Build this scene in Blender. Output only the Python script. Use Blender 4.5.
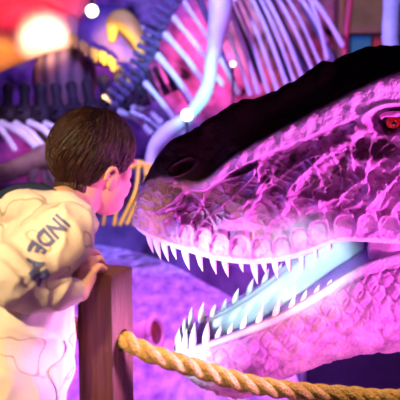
import bpy, bmesh, math, random
from mathutils import Vector, Matrix, noise
from mathutils.bvhtree import BVHTree

random.seed(7)
for o in list(bpy.data.objects):
    bpy.data.objects.remove(o)
SC = bpy.context.scene
COL = SC.collection
R = math.radians
V = Vector

# ------------------------------------------------------------------ camera
H, PITCH, F = 1.30, R(7), 746.0
CAM = V((0, 0, H))
FWD = V((0, math.cos(PITCH), -math.sin(PITCH)))
UPV = V((0, math.sin(PITCH), math.cos(PITCH)))
RGT = V((1, 0, 0))
cd = bpy.data.cameras.new('camera')
cam = bpy.data.objects.new('camera', cd); COL.objects.link(cam)
cam.location = CAM; cam.rotation_euler = (R(90) - PITCH, 0, 0)
cd.sensor_width = 36.0; cd.lens = 36.0 * F / 400.0
cd.dof.use_dof = True; cd.dof.focus_distance = 1.85; cd.dof.aperture_fstop = 5.0
SC.camera = cam

def P(px, py, d):
    """world point of a photo pixel at distance d in front of the camera"""
    return CAM + d * (FWD + RGT * ((px - 200) / F) + UPV * ((200 - py) / F))

# ------------------------------------------------------------------ world, light, exposure
SC.view_settings.view_transform = 'Standard'
SC.view_settings.look = 'None'
SC.view_settings.gamma = 1.0
SC.view_settings.exposure = 0.3
SC.view_settings.use_curve_mapping = False
w = bpy.data.worlds.new('world'); SC.world = w; w.use_nodes = True
w.node_tree.nodes['Background'].inputs[0].default_value = (0.10, 0.045, 0.22, 1)
w.node_tree.nodes['Background'].inputs[1].default_value = 0.16

def spot(name, loc, aim, color, power, angle=40, blend=0.6, radius=0.08):
    l = bpy.data.lights.new(name, 'SPOT'); l.color = color; l.energy = power
    l.spot_size = R(angle); l.spot_blend = blend; l.shadow_soft_size = radius
    o = bpy.data.objects.new(name, l); COL.objects.link(o)
    o.location = loc
    o.rotation_euler = (V(aim) - V(loc)).to_track_quat('-Z', 'Y').to_euler()
    return o

HEADC = P(270, 230, 2.05)
# show lights of the hall, with unseen fills added among them: low magenta and blue floor spots, warm ceiling spots over the visitors
spot('magenta_floor_spot', (0.72, 1.66, 0.20), P(310, 280, 2.1), (1.0, 0.19, 0.92), 18, 110, 0.5, 0.05)
spot('magenta_near_spot', (0.02, 1.66, 0.34), P(240, 235, 2.0), (0.95, 0.17, 0.95), 7, 100, 0.5, 0.04)
spot('magenta_raking_spot', (1.62, 1.66, 0.74), P(285, 205, 2.02), (1.0, 0.16, 0.94), 200, 46, 0.5, 0.03)
spot('magenta_side_spot', (0.85, 1.25, 1.02), P(330, 150, 2.0), (1.0, 0.14, 0.90), 4, 60, 0.6, 0.04)
spot('blue_floor_spot', (-0.62, 1.95, 0.55), P(165, 225, 2.0), (0.24, 0.14, 1.0), 20, 60, 0.6, 0.05)
spot('white_mouth_fill', (0.02, 0.40, 1.22), P(306, 268, 2.16), (0.60, 0.95, 1.0), 140, 10.5, 0.6, 0.03)  # unseen narrow fill near the camera, added to whiten the tongue
spot('white_tongue_fill', (0.02, 0.40, 1.22), P(240, 302, 2.22), (0.60, 0.95, 1.0), 120, 6.5, 0.6, 0.03)  # second unseen fill, added to brighten the front of the tongue
spot('chin_spot', (-0.34, 1.80, 0.36), P(196, 345, 2.24), (0.66, 0.72, 1.0), 34, 30, 0.9, 0.04)
spot('violet_lip_fill', (-0.40, 1.74, 0.66), P(200, 258, 2.05), (0.66, 0.58, 1.0), 52, 24, 0.8, 0.03)  # unseen light added to whiten the lip and upper teeth
spot('warm_visitor_spot', (-1.10, -0.25, 2.25), P(8, 274, 1.37), (1.0, 0.68, 0.34), 270, 22, 0.45, 0.05)
spot('warm_rope_spot', (0.16, 1.02, 2.45), (0.14, 1.455, 0.93), (1.0, 0.66, 0.28), 150, 27, 0.5, 0.06)
spot('magenta_visitor_spot', (0.95, 1.75, 2.0), P(122, 188, 1.45), (0.78, 0.38, 1.0), 32, 12, 0.8, 0.1)
spot('magenta_post_fill', (0.92, 1.33, 0.85), P(128, 352, 1.43), (0.92, 0.34, 1.0), 230, 12.5, 0.4, 0.06)  # unseen light added to brighten the post's right face
spot('warm_hand_fill', (-0.20, 0.30, 2.0), P(88, 272, 1.40), (1.0, 0.60, 0.24), 70, 8, 0.6, 0.04)  # unseen narrow light added to warm the hand
spot('pink_forearm_fill', (0.12, 0.80, 0.30), P(55, 300, 1.33), (1.0, 0.40, 0.70), 1.2, 40, 0.7, 0.08)  # unseen low pink fill added for the underside of the forearm
spot('violet_ground_spot', (-0.3, 4.2, 3.6), (-0.25, 4.6, 0), (0.50, 0.13, 1.0), 620, 70, 0.8, 0.2)
spot('lilac_rib_fill', (-1.0, 5.0, 2.0), P(22, 138, 7.2), (0.72, 0.45, 1.0), 260, 20, 0.7, 0.06)  # unseen light added to lift the dim left ribs
spot('rose_wall_spot', (-0.9, 8.6, 0.6), P(70, 160, 10.9), (1.0, 0.05, 0.40), 260, 40, 0.7, 0.1)
spot('teal_wall_spot', (0.9, 8.6, 3.4), P(248, 36, 10.9), (0.05, 0.55, 0.9), 160, 26, 0.7, 0.1)
spot('crimson_wall_spot', (0.0, 8.8, 3.6), P(200, 60, 10.9), (1.0, 0.03, 0.06), 420, 26, 0.7, 0.1)
spot('pink_housing_fill', (0.35, 3.3, 1.9), P(147, 330, 4.0), (1.0, 0.30, 0.62), 60, 16, 0.8, 0.05)  # unseen light added to brighten the floor lamp's housing
spot('magenta_ground_spot', (0.1, 2.7, 2.9), (0.0, 3.9, 0), (0.95, 0.14, 0.9), 170, 60, 0.8, 0.2)
spot('blue_bone_spot', (-0.6, 4.2, 3.2), P(215, 60, 6.5), (0.28, 0.24, 1.0), 720, 72, 0.5, 0.1)
spot('amber_shelf_fill', (1.9, 7.8, 3.9), P(365, 28, 9.7), (1.0, 0.55, 0.28), 70, 50, 0.6, 0.1)  # unseen warm light added to lift the shelf
spot('cyan_bone_spot', (0.2, 4.4, 1.0), P(195, 85, 6.2), (0.25, 0.85, 1.0), 190, 24, 0.7, 0.1)
spot('magenta_bone_spot', (1.4, 5.0, 0.6), P(270, 60, 6.8), (0.8, 0.10, 0.9), 90, 60, 0.6, 0.1)
spot('red_wall_spot', (-1.2, 8.0, 0.5), P(180, 90, 10), (1.0, 0.03, 0.14), 700, 30, 0.6, 0.1)
spot('pink_wall_spot', (0.4, 8.0, 0.5), P(270, 70, 10), (1.0, 0.04, 0.24), 270, 40, 0.6, 0.1)
spot('blue_wall_spot', (-0.6, 8.0, 3.6), P(110, 80, 10.9), (0.20, 0.06, 1.0), 300, 70, 0.6, 0.1)
spot('red_beast_spot', (-2.2, 6.4, 3.9), P(35, 8, 8.4), (1.0, 0.04, 0.10), 420, 34, 0.6, 0.1)
spot('white_beast_spot', (-1.35, 6.6, 1.7), P(44, 38, 8.0), (1.0, 0.78, 0.55), 480, 24, 0.95, 0.05)
spot('amber_beast_spot', (-2.5, 6.4, 1.3), P(2, 60, 8.0), (1.0, 0.42, 0.03), 160, 20, 0.8, 0.05)
spot('amber_horn_spot', (-0.9, 6.2, 1.2), P(118, 52, 7.7), (1.0, 0.66, 0.10), 420, 19, 0.8, 0.05)
spot('yellow_rib_spot', (-0.2, 4.6, 0.3), P(125, 200, 5.9), (1.0, 0.78, 0.10), 45, 28, 0.8, 0.05)

# ------------------------------------------------------------------ materials
def new_mat(name):
    m = bpy.data.materials.new(name); m.use_nodes = True
    nt = m.node_tree; b = nt.nodes['Principled BSDF']
    return m, nt, b

def mat(name, c1, c2=None, scale=12, rough=0.6, bump=0.0, bscale=60, spec=0.3, detail=4,
        emit=None, estr=0, metallic=0, stretch=(1, 1, 1), voro=0.0, vscale=40):
    m, nt, b = new_mat(name); L = nt.links.new
    b.inputs['Roughness'].default_value = rough
    b.inputs['Specular IOR Level'].default_value = spec
    b.inputs['Metallic'].default_value = metallic
    tc = nt.nodes.new('ShaderNodeTexCoord')
    mp = nt.nodes.new('ShaderNodeMapping'); mp.inputs['Scale'].default_value = stretch
    L(tc.outputs['Object'], mp.inputs['Vector'])
    n = nt.nodes.new('ShaderNodeTexNoise'); n.inputs['Scale'].default_value = scale
    n.inputs['Detail'].default_value = detail
    L(mp.outputs[0], n.inputs['Vector'])
    r = nt.nodes.new('ShaderNodeValToRGB')
    r.color_ramp.elements[0].position = 0.3; r.color_ramp.elements[1].position = 0.7
    r.color_ramp.elements[0].color = (*c1, 1); r.color_ramp.elements[1].color = (*(c2 or c1), 1)
    L(n.outputs['Fac'], r.inputs[0]); L(r.outputs[0], b.inputs['Base Color'])
    last = None
    if bump:
        n2 = nt.nodes.new('ShaderNodeTexNoise'); n2.inputs['Scale'].default_value = bscale
        n2.inputs['Detail'].default_value = 5
        L(mp.outputs[0], n2.inputs['Vector'])
        bp = nt.nodes.new('ShaderNodeBump'); bp.inputs['Strength'].default_value = bump
        bp.inputs['Distance'].default_value = 0.01
        L(n2.outputs['Fac'], bp.inputs['Height']); last = bp
    if voro:
        vo = nt.nodes.new('ShaderNodeTexVoronoi'); vo.feature = 'DISTANCE_TO_EDGE'
        vo.inputs['Scale'].default_value = vscale
        L(mp.outputs[0], vo.inputs['Vector'])
        mr = nt.nodes.new('ShaderNodeMapRange'); mr.inputs['From Max'].default_value = 0.18
        L(vo.outputs['Distance'], mr.inputs['Value'])
        bp = nt.nodes.new('ShaderNodeBump'); bp.inputs['Strength'].default_value = voro
        bp.inputs['Distance'].default_value = 0.006
        L(mr.outputs[0], bp.inputs['Height'])
        if last: L(last.outputs[0], bp.inputs['Normal'])
        last = bp
    if last: L(last.outputs[0], b.inputs['Normal'])
    if emit:
        b.inputs['Emission Color'].default_value = (*emit, 1)
        b.inputs['Emission Strength'].default_value = estr
    return m

M = {}
M['floor'] = mat('speckled ground', (0.30, 0.20, 0.46), (0.95, 0.80, 0.98), 14, 0.85, 1.0, 22, 0.2, 6, stretch=(1, 0.32, 1))
M['wall'] = mat('hall wall', (0.01, 0.01, 0.015), (0.62, 0.55, 0.6), 3.4, 0.9)
M['dark'] = mat('black ceiling', (0.02, 0.018, 0.025), (0.035, 0.03, 0.04), 4, 0.9)
M['kerb'] = mat('dark kerb', (0.14, 0.10, 0.22), (0.30, 0.20, 0.40), 5, 0.8, 0.4, 20)
M['plinth'] = mat('dark blue plinth', (0.06, 0.06, 0.16), (0.10, 0.09, 0.22), 6, 0.7, 0.3, 20)
M['strip'] = mat('pale trim', (0.45, 0.45, 0.6), (0.55, 0.55, 0.7), 6, 0.6)
M['tooth'] = mat('tooth', (0.90, 0.88, 0.84), (0.78, 0.76, 0.72), 30, 0.3, 0.1, 80, 0.5)
M['tongue'] = mat('tongue', (0.70, 0.84, 0.84), (0.76, 0.88, 0.88), 6, 0.55, 0.15, 90, 0.2)
M['gum'] = mat('gum', (0.36, 0.18, 0.60), (0.46, 0.26, 0.68), 20, 0.4, 0.2, 40, 0.4)
M['eye'] = mat('eye red', (0.75, 0.06, 0.02), (0.45, 0.02, 0.01), 60, 0.08, 0, 10, 0.8)
M['black'] = mat('pupil black', (0.004, 0.003, 0.003), None, 5, 0.1, 0, 10, 0.6)
M['lid'] = mat('eyelid skin', (0.55, 0.25, 0.42), (0.7, 0.35, 0.55), 40, 0.5, 0.4, 90)
M['bone'] = mat('pale bone', (0.62, 0.62, 0.66), (0.80, 0.80, 0.82), 9, 0.5, 0.4, 30)
M['shadebone'] = mat('bone in painted shade', (0.09, 0.08, 0.14), (0.17, 0.14, 0.24), 9, 0.6, 0.4, 30)  # shaded copy of the pale bone, for backbone and far ribs
M['deepshadebone'] = mat('bone in deep painted shade', (0.030, 0.022, 0.035), (0.07, 0.05, 0.06), 9, 0.6, 0.4, 30)  # shade on the level spine, painted in as bone colour
M['brownbone'] = mat('brown bone', (0.20, 0.12, 0.09), (0.34, 0.20, 0.13), 9, 0.6, 0.4, 30)
M['skin'] = mat('skin', (0.72, 0.43, 0.30), (0.78, 0.48, 0.34), 14, 0.5, 0.06, 120, 0.3)
M['hair'] = mat('brown hair', (0.018, 0.006, 0.006), (0.062, 0.021, 0.016), 60, 0.42, 0.5, 160, 0.4, stretch=(1, 1, 0.25))
M['navy'] = mat('navy lining', (0.012, 0.022, 0.06), (0.02, 0.035, 0.09), 30, 0.9, 0.3, 120)
M['ink'] = mat('blue lettering', (0.10, 0.13, 0.36), (0.14, 0.17, 0.42), 60, 0.8)
M['denim'] = mat('trousers', (0.05, 0.055, 0.09), (0.08, 0.085, 0.13), 60, 0.9, 0.4, 200)
M['shoe'] = mat('shoe', (0.5, 0.5, 0.52), (0.6, 0.6, 0.6), 30, 0.6)
M['wood'] = mat('stained wood', (0.055, 0.018, 0.013), (0.12, 0.042, 0.028), 9, 0.45, 0.35, 22, 0.35, 6, stretch=(9, 9, 0.6))
M['rope'] = mat('manila rope', (0.44, 0.25, 0.10), (0.70, 0.47, 0.22), 60, 0.85, 0.9, 240, 0.15, 6)
M['pinkmetal'] = mat('pale housing', (0.8, 0.45, 0.6), (0.85, 0.55, 0.68), 10, 0.4)
M['brownlens'] = mat('brown lens', (0.25, 0.07, 0.05), (0.35, 0.1, 0.07), 30, 0.3)
M['beast'] = mat('pale beast hide', (0.85, 0.40, 0.30), (0.92, 0.62, 0.50), 5, 0.6, 0.5, 14)
M['beastpurple'] = mat('violet beast hide', (0.16, 0.09, 0.34), (0.30, 0.16, 0.55), 7, 0.55, 0.5, 18)
M['amber'] = mat('amber horn', (0.85, 0.52, 0.08), (0.92, 0.66, 0.16), 9, 0.45)
M['yellowbone'] = mat('yellow bone', (0.80, 0.55, 0.04), (0.9, 0.68, 0.08), 9, 0.5)
M['lampwhite'] = mat('lamp lens', (1, 1, 1), None, 4, 0.3, emit=(1.0, 0.86, 0.9), estr=5)
M['lampyellow'] = mat('lamp lens warm', (1, 1, 1), None, 4, 0.3, emit=(1.0, 0.85, 0.45), estr=4)
M['housing'] = mat('lamp housing', (0.02, 0.02, 0.025), (0.04, 0.04, 0.05), 10, 0.5)
M['teal'] = mat('teal box', (0.05, 0.30, 0.36), (0.07, 0.36, 0.42), 5, 0.6)
M['redbox'] = mat('red box', (0.62, 0.05, 0.05), (0.7, 0.08, 0.07), 5, 0.6)
M['olive'] = mat('olive board', (0.20, 0.15, 0.07), (0.32, 0.22, 0.12), 5, 0.7)
M['shelf'] = mat('shelf wood', (0.3, 0.14, 0.1), (0.4, 0.2, 0.14), 5, 0.6)
M['redpole'] = mat('red pole', (0.5, 0.05, 0.08), (0.6, 0.08, 0.1), 8, 0.5)

def striped_mat():
    m, nt, b = new_mat('striped belly'); L = nt.links.new
    tc = nt.nodes.new('ShaderNodeTexCoord'); wv = nt.nodes.new('ShaderNodeTexWave')
    wv.inputs['Scale'].default_value = 2.1; wv.inputs['Distortion'].default_value = 2.5
    r = nt.nodes.new('ShaderNodeValToRGB')
    r.color_ramp.elements[0].color = (0.12, 0.06, 0.10, 1); r.color_ramp.elements[1].color = (0.42, 0.22, 0.22, 1)
    L(tc.outputs['Object'], wv.inputs[0]); L(wv.outputs['Fac'], r.inputs[0]); L(r.outputs[0], b.inputs['Base Color'])
    b.inputs['Roughness'].default_value = 0.6
    return m
M['striped'] = striped_mat()

def hide_mat():
    """hide of the big head: 'top' attribute = dark paint over the crown plus painted shade under the eye, 'pale' = pale lips and chin plus ridge light painted in"""
    m, nt, b = new_mat('painted reptile hide'); L = nt.links.new
    b.inputs['Roughness'].default_value = 0.5; b.inputs['Specular IOR Level'].default_value = 0.3
    tc = nt.nodes.new('ShaderNodeTexCoord')
    n = nt.nodes.new('ShaderNodeTexNoise'); n.inputs['Scale'].default_value = 22; n.inputs['Detail'].default_value = 5
    L(tc.outputs['Object'], n.inputs['Vector'])
    r = nt.nodes.new('ShaderNodeValToRGB')
    r.color_ramp.elements[0].position = 0.32; r.color_ramp.elements[1].position = 0.62
    r.color_ramp.elements[0].color = (0.34, 0.16, 0.30, 1); r.color_ramp.elements[1].color = (0.66, 0.36, 0.56, 1)
    L(n.outputs['Fac'], r.inputs[0])
    at = nt.nodes.new('ShaderNodeAttribute'); at.attribute_name = 'top'
    ap = nt.nodes.new('ShaderNodeAttribute'); ap.attribute_name = 'pale'
    mx = nt.nodes.new('ShaderNodeMix'); mx.data_type = 'RGBA'
    L(ap.outputs['Fac'], mx.inputs['Factor']); L(r.outputs[0], mx.inputs['A']); mx.inputs['B'].default_value = (0.80, 0.70, 0.78, 1)
    r2 = nt.nodes.new('ShaderNodeValToRGB')
    r2.color_ramp.elements[0].color = (0.030, 0.014, 0.016, 1); r2.color_ramp.elements[1].color = (0.075, 0.036, 0.036, 1)
    L(n.outputs['Fac'], r2.inputs[0])
    mx2 = nt.nodes.new('ShaderNodeMix'); mx2.data_type = 'RGBA'
    L(at.outputs['Fac'], mx2.inputs['Factor']); L(mx.outputs['Result'], mx2.inputs['A']); L(r2.outputs[0], mx2.inputs['B'])
    L(mx2.outputs['Result'], b.inputs['Base Color'])
    vo = nt.nodes.new('ShaderNodeTexVoronoi'); vo.feature = 'DISTANCE_TO_EDGE'; vo.inputs['Scale'].default_value = 70
    L(tc.outputs['Object'], vo.inputs['Vector'])
    mr = nt.nodes.new('ShaderNodeMapRange'); mr.inputs['From Max'].default_value = 0.2
    L(vo.outputs['Distance'], mr.inputs['Value'])
    bp = nt.nodes.new('ShaderNodeBump'); bp.inputs['Strength'].default_value = 0.22; bp.inputs['Distance'].default_value = 0.003
    L(mr.outputs[0], bp.inputs['Height'])
    n3 = nt.nodes.new('ShaderNodeTexNoise'); n3.inputs['Scale'].default_value = 160; n3.inputs['Detail'].default_value = 3
    L(tc.outputs['Object'], n3.inputs['Vector'])
    bp2 = nt.nodes.new('ShaderNodeBump'); bp2.inputs['Strength'].default_value = 0.35; bp2.inputs['Distance'].default_value = 0.004
    L(n3.outputs['Fac'], bp2.inputs['Height']); L(bp.outputs[0], bp2.inputs['Normal'])
    L(bp2.outputs[0], b.inputs['Normal'])
    return m
M['hide'] = hide_mat()

def hoodie_mat():
    """cream fleece printed with loose grey-brown outlines"""
    m, nt, b = new_mat('printed cream fleece'); L = nt.links.new
    b.inputs['Roughness'].default_value = 0.95; b.inputs['Specular IOR Level'].default_value = 0.1
    tc = nt.nodes.new('ShaderNodeTexCoord')
    n = nt.nodes.new('ShaderNodeTexNoise'); n.inputs['Scale'].default_value = 13; n.inputs['Detail'].default_value = 1.0
    L(tc.outputs['Object'], n.inputs['Vector'])
    s = nt.nodes.new('ShaderNodeMath'); s.operation = 'SUBTRACT'; s.inputs[1].default_value = 0.60
    L(n.outputs['Fac'], s.inputs[0])
    a = nt.nodes.new('ShaderNodeMath'); a.operation = 'ABSOLUTE'; L(s.outputs[0], a.inputs[0])
    lt = nt.nodes.new('ShaderNodeMapRange'); lt.inputs['From Min'].default_value = 0.006; lt.inputs['From Max'].default_value = 0.013
    lt.inputs['To Min'].default_value = 1; lt.inputs['To Max'].default_value = 0
    L(a.outputs[0], lt.inputs['Value'])
    mx = nt.nodes.new('ShaderNodeMix'); mx.data_type = 'RGBA'
    mx.inputs['A'].default_value = (0.80, 0.70, 0.62, 1); mx.inputs['B'].default_value = (0.46, 0.37, 0.30, 1)
    L(lt.outputs[0], mx.inputs['Factor']); L(mx.outputs['Result'], b.inputs['Base Color'])
    n2 = nt.nodes.new('ShaderNodeTexNoise'); n2.inputs['Scale'].default_value = 260
    L(tc.outputs['Object'], n2.inputs['Vector'])
    bp = nt.nodes.new('ShaderNodeBump'); bp.inputs['Strength'].default_value = 0.25; bp.inputs['Distance'].default_value = 0.003
    L(n2.outputs['Fac'], bp.inputs['Height']); L(bp.outputs[0], b.inputs['Normal'])
    return m
M['hoodie'] = hoodie_mat()

# ------------------------------------------------------------------ helpers
def link_mesh(name, me, m, parent=None, smooth=True):
    o = bpy.data.objects.new(name, me); COL.objects.link(o)
    if m is not None and not me.materials: me.materials.append(m)
    if smooth:
        for p in me.polygons: p.use_smooth = True
    if parent is not None: o.parent = parent
    return o

def obj(name, bm, m, parent=None, smooth=True):
    """link a bmesh as one mesh object; with a parent, its world position is kept"""
    me = bpy.data.meshes.new(name); bm.to_mesh(me); bm.free()
    o = link_mesh(name, me, m, None, smooth)
    if parent is not None:
        root = parent
        while root.parent is not None: root = root.parent
        me.transform(EMPTY_INV.get(root.name, Matrix())); o.parent = parent
    return o

EMPTY_INV = {}
def thing(name, label, cat, loc, group=None):
    o = bpy.data.objects.new(name, None); COL.objects.link(o)
    o.empty_display_size = 0.1
    o.location = loc; o['label'] = label; o['category'] = cat
    if group: o['group'] = group
    EMPTY_INV[o.name] = Matrix.Translation(-V(loc))
    return o

def tag(o, label, cat, group=None):
    o['label'] = label; o['category'] = cat
    if group: o['group'] = group
    return o

def struct(name, bm, m, smooth=False):
    o = obj(name, bm, m, None, smooth); o['kind'] = 'structure'; return o

def frame_of(d):
    d = d.normalized()
    ref = V((0, 0, 1)) if abs(d.z) < 0.9 else V((1, 0, 0))
    x = d.cross(ref).normalized(); return x, x.cross(d).normalized()

def catmull(p0, p1, p2, p3, t):
    return 0.5 * ((2 * p1) + (p2 - p0) * t + (2 * p0 - 5 * p1 + 4 * p2 - p3) * t * t + (3 * p1 - p0 - 3 * p2 + p3) * t ** 3)

def spline(pts, n):
    """n segments per span"""
    out = []
    ex = [pts[0] + (pts[0] - pts[1])] + list(pts) + [pts[-1] + (pts[-1] - pts[-2])]
    for i in range(1, len(ex) - 2):
        for k in range(n):
            out.append(catmull(ex[i - 1], ex[i], ex[i + 1], ex[i + 2], k / n))
    out.append(pts[-1].copy() if hasattr(pts[-1], 'copy') else pts[-1])
    return out

def tube(bm, pts, radii, seg=12, cap=True, flat=1.0):
    """closed tube along pts with a radius at each (round ends)"""
    if not isinstance(radii, (list, tuple)): radii = [radii] * len(pts)
    rings = []; n = len(pts)
    x = None
    if cap:
        d0 = (pts[0] - pts[1]).normalized(); d1 = (pts[-1] - pts[-2]).normalized()
        PP = []; RR = []
        for a in (0.95, 0.7, 0.38): PP.append(pts[0] + d0 * radii[0] * a); RR.append(radii[0] * math.sqrt(1 - a * a))
        PP += list(pts); RR += list(radii)
        for a in (0.38, 0.7, 0.95): PP.append(pts[-1] + d1 * radii[-1] * a); RR.append(radii[-1] * math.sqrt(1 - a * a))
    else:
        PP, RR = list(pts), list(radii)
    for i, p in enumerate(PP):
        d = (PP[min(i + 1, len(PP) - 1)] - PP[max(i - 1, 0)]).normalized()
        if x is None: x, y = frame_of(d)
        else:
            x = (x - d * x.dot(d)).normalized(); y = x.cross(d).normalized()
        rings.append([bm.verts.new(p + (x * math.cos(2 * math.pi * k / seg) + y * flat * math.sin(2 * math.pi * k / seg)) * RR[i]) for k in range(seg)])
    for a, b in zip(rings, rings[1:]):
        for k in range(seg):
            bm.faces.new((a[k], a[(k + 1) % seg], b[(k + 1) % seg], b[k]))
    bm.faces.new(rings[0][::-1]); bm.faces.new(rings[-1])
    bmesh.ops.recalc_face_normals(bm, faces=bm.faces)

def chain(bm, pts, radii, seg=14, n=4):
    tube(bm, spline([V(p) for p in pts], n), spline_f(radii, n), seg)

def spline_f(vals, n):
    return [max(1e-4, v.x) for v in spline([V((v, 0, 0)) for v in vals], n)]

def ellipsoid(bm, c, rx, ry, rz, rot=None, seg=20):
    mtx = Matrix.Translation(c) @ (rot.to_4x4() if rot is not None else Matrix()) @ Matrix.Diagonal((rx, ry, rz, 1))
    bmesh.ops.create_uvsphere(bm, u_segments=seg, v_segments=max(8, seg // 2), radius=1, matrix=mtx)

def box(bm, c, sx, sy, sz, rot=None, bevel=0.0):
    mtx = Matrix.Translation(c) @ (rot.to_4x4() if rot is not None else Matrix()) @ Matrix.Diagonal((sx, sy, sz, 1))
    r = bmesh.ops.create_cube(bm, size=1, matrix=mtx)
    if bevel:
        es = list({e for v in r['verts'] for e in v.link_edges})
        bmesh.ops.bevel(bm, geom=es, offset=bevel, segments=2, affect='EDGES', profile=0.6)

def cyl(bm, a, b, r1, r2=None, seg=20):
    a, b = V(a), V(b); r2 = r1 if r2 is None else r2
    q = (b - a).to_track_quat('Z', 'Y').to_matrix().to_4x4()
    bmesh.ops.create_cone(bm, cap_ends=True, segments=seg, radius1=r1, radius2=r2, depth=(b - a).length,
                          matrix=Matrix.Translation((a + b) / 2) @ q)

def eval_mesh(bm, mods):
    me = bpy.data.meshes.new('work'); bm.to_mesh(me); bm.free()
    o = bpy.data.objects.new('work', me); COL.objects.link(o)
    for t, props in mods:
        md = o.modifiers.new(t, t)
        for k, v in props.items(): setattr(md, k, v)
    dg = bpy.context.evaluated_depsgraph_get(); dg.update()
    out = bpy.data.meshes.new_from_object(o.evaluated_get(dg))
    bpy.data.objects.remove(o); bpy.data.meshes.remove(me)
    return out

def fuse(bm, voxel, smooth=6):
    """one continuous surface around overlapping closed shapes"""
    return eval_mesh(bm, [('REMESH', dict(mode='VOXEL', voxel_size=voxel)), ('SMOOTH', dict(factor=0.5, iterations=smooth))])

def place(name, me, m, parent):
    """mesh made in world coordinates -> child of an Empty thing"""
    me.transform(EMPTY_INV[parent.name]); return link_mesh(name, me, m, parent)

# ------------------------------------------------------------------ the hall
bm = bmesh.new(); box(bm, V((0, 5.0, -0.05)), 12, 14, 0.1); struct('floor', bm, M['floor'])
bm = bmesh.new(); box(bm, V((0, 11.1, 2.1)), 12, 0.2, 4.2); struct('wall_back', bm, M['wall'])
bm = bmesh.new(); box(bm, V((-5.1, 5.0, 2.1)), 0.2, 12.0, 4.2); struct('wall_left', bm, M['wall'])
bm = bmesh.new(); box(bm, V((5.1, 5.0, 2.1)), 0.2, 12.0, 4.2); struct('wall_right', bm, M['wall'])
bm = bmesh.new(); box(bm, V((0, 5.0, 4.25)), 12, 14, 0.1); struct('ceiling', bm, M['dark'])

# curved dark kerb of the bone display
def ground(px, py):
    v = P(px, py, 1.0) - CAM; return CAM + v * (-CAM.z / v.z)
front = spline([ground(-120, 246), ground(-20, 243), ground(85, 244), ground(140, 253), ground(178, 268), ground(215, 288), ground(270, 312), ground(420, 330)], 8)
bm = bmesh.new(); prev = None
for p in front:
    away = V((p.x * 0.2 + 0.25, 1, 0)).normalized()
    ring = [bm.verts.new(p), bm.verts.new(p + V((0, 0.02, 0.22))), bm.verts.new(p + away * 0.06 + V((0, 0, 0.27))), bm.verts.new(p + away * 3.2 + V((0, 0, 0.27))), bm.verts.new(p + away * 3.2)]
    if prev:
        for k in range(5): bm.faces.new((prev[k], ring[k], ring[(k + 1) % 5], prev[(k + 1) % 5]))
    else: first = ring
    prev = ring
bm.faces.new(first); bm.faces.new(prev[::-1])
bmesh.ops.recalc_face_normals(bm, faces=bm.faces)
struct('trim_1', bm, M['kerb'])

# ------------------------------------------------------------------ the big roaring head
A0, RHO = R(7), R(18)
O = P(265, 200, 2.12)
ax = V((math.cos(A0), math.sin(A0), 0)); n0 = V((math.sin(A0), -math.cos(A0), 0)); u0 = V((0, 0, 1))
up = u0 * math.cos(RHO) + n0 * math.sin(RHO); ny = n0 * math.cos(RHO) - u0 * math.sin(RHO)
def loc(px, py, wd):
    """(along, up, lateral) of the point seen at a pixel, wd metres to the near side of the head's mid-plane"""
    d = P(px, py, 1.0) - CAM
    k = (wd - ny.dot(CAM - O)) / ny.dot(d)
    q = CAM + d * k - O
    return V((q.dot(ax), q.dot(up), wd))
def wld(q): return O + ax * q.x + up * q.y + ny * q.z
def img(q):
    p = wld(q) - CAM; d = p.dot(FWD); return 200 + F * p.x / d, 200 - F * p.dot(UPV) / d

UPPER = [
 [(153,164,0),(149,173,0),(145,181,0),(141,189,0),(137,200,0),(134.5,212,0),(134,224,0)],
 [(163,150,0),(158,163,.02),(154,176,.032),(151,184,.036),(147,198,.047),(144,214,.051),(144,233,.046)],
 [(178,139,0),(175,158,.036),(172,177,.060),(170,187,.066),(169,203,.078),(168,222,.082),(167,243,.075)],
 [(205,123,0),(203,152,.042),(202,180,.075),(202,191,.081),(202,206,.095),(202,228,.101),(202,254,.092)],
 [(232,105,0),(232,133,.047),(232,157,.083),(232,173,.091),(232,196,.108),(232,226,.116),(232,260,.106)],
 [(262,97,0),(262,122,.052),(262,139,.091),(262,158,.101),(262,188,.119),(262,226,.128),(262,261,.119)],
 [(292,84,0),(294,108,.057),(296,121,.098),(298,144,.111),(298,180,.131),(298,220,.141),(298,255,.133)],
 [(318,66,0),(325,90,.062),(332,102,.106),(336,129,.121),(336,170,.146),(336,212,.153),(336,240,.146)],
 [(352,62,0),(362,76,.066),(372,82,.117),(378,113,.133),(378,163,.157),(378,207,.166),(378,240,.160)],
 [(400,61,0),(408,68,.066),(412,72,.122),(420,104,.142),(420,156,.172),(420,206,.180),(420,243,.175)],
 [(470,66,0),(470,73,.070),(470,82,.132),(470,110,.160),(470,155,.190),(470,205,.200),(470,248,.190)],
 [(560,100,0),(560,107,.060),(560,118,.110),(560,140,.140),(560,180,.150),(560,225,.150),(560,262,.130)]]
UP = [[loc(*c) for c in st] for st in UPPER]
for st in UP:                                      # lip turns in, then rises to the palate
    L_ = st[-1]
    st += [V((L_.x, L_.y - 0.004, max(0, L_.z - 0.010))), V((L_.x + 0.004, L_.y + 0.030, max(0, L_.z - 0.024))), V((L_.x + 0.006, L_.y + 0.055, 0))]
UP[0][-3] = V((UP[0][-4].x + 0.010, UP[0][-4].y - 0.003, 0)); UP[0][-2] = V((UP[0][-4].x + 0.022, UP[0][-4].y + 0.022, 0)); UP[0][-1] = V((UP[0][-4].x + 0.03, UP[0][-4].y + 0.03, 0))

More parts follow.
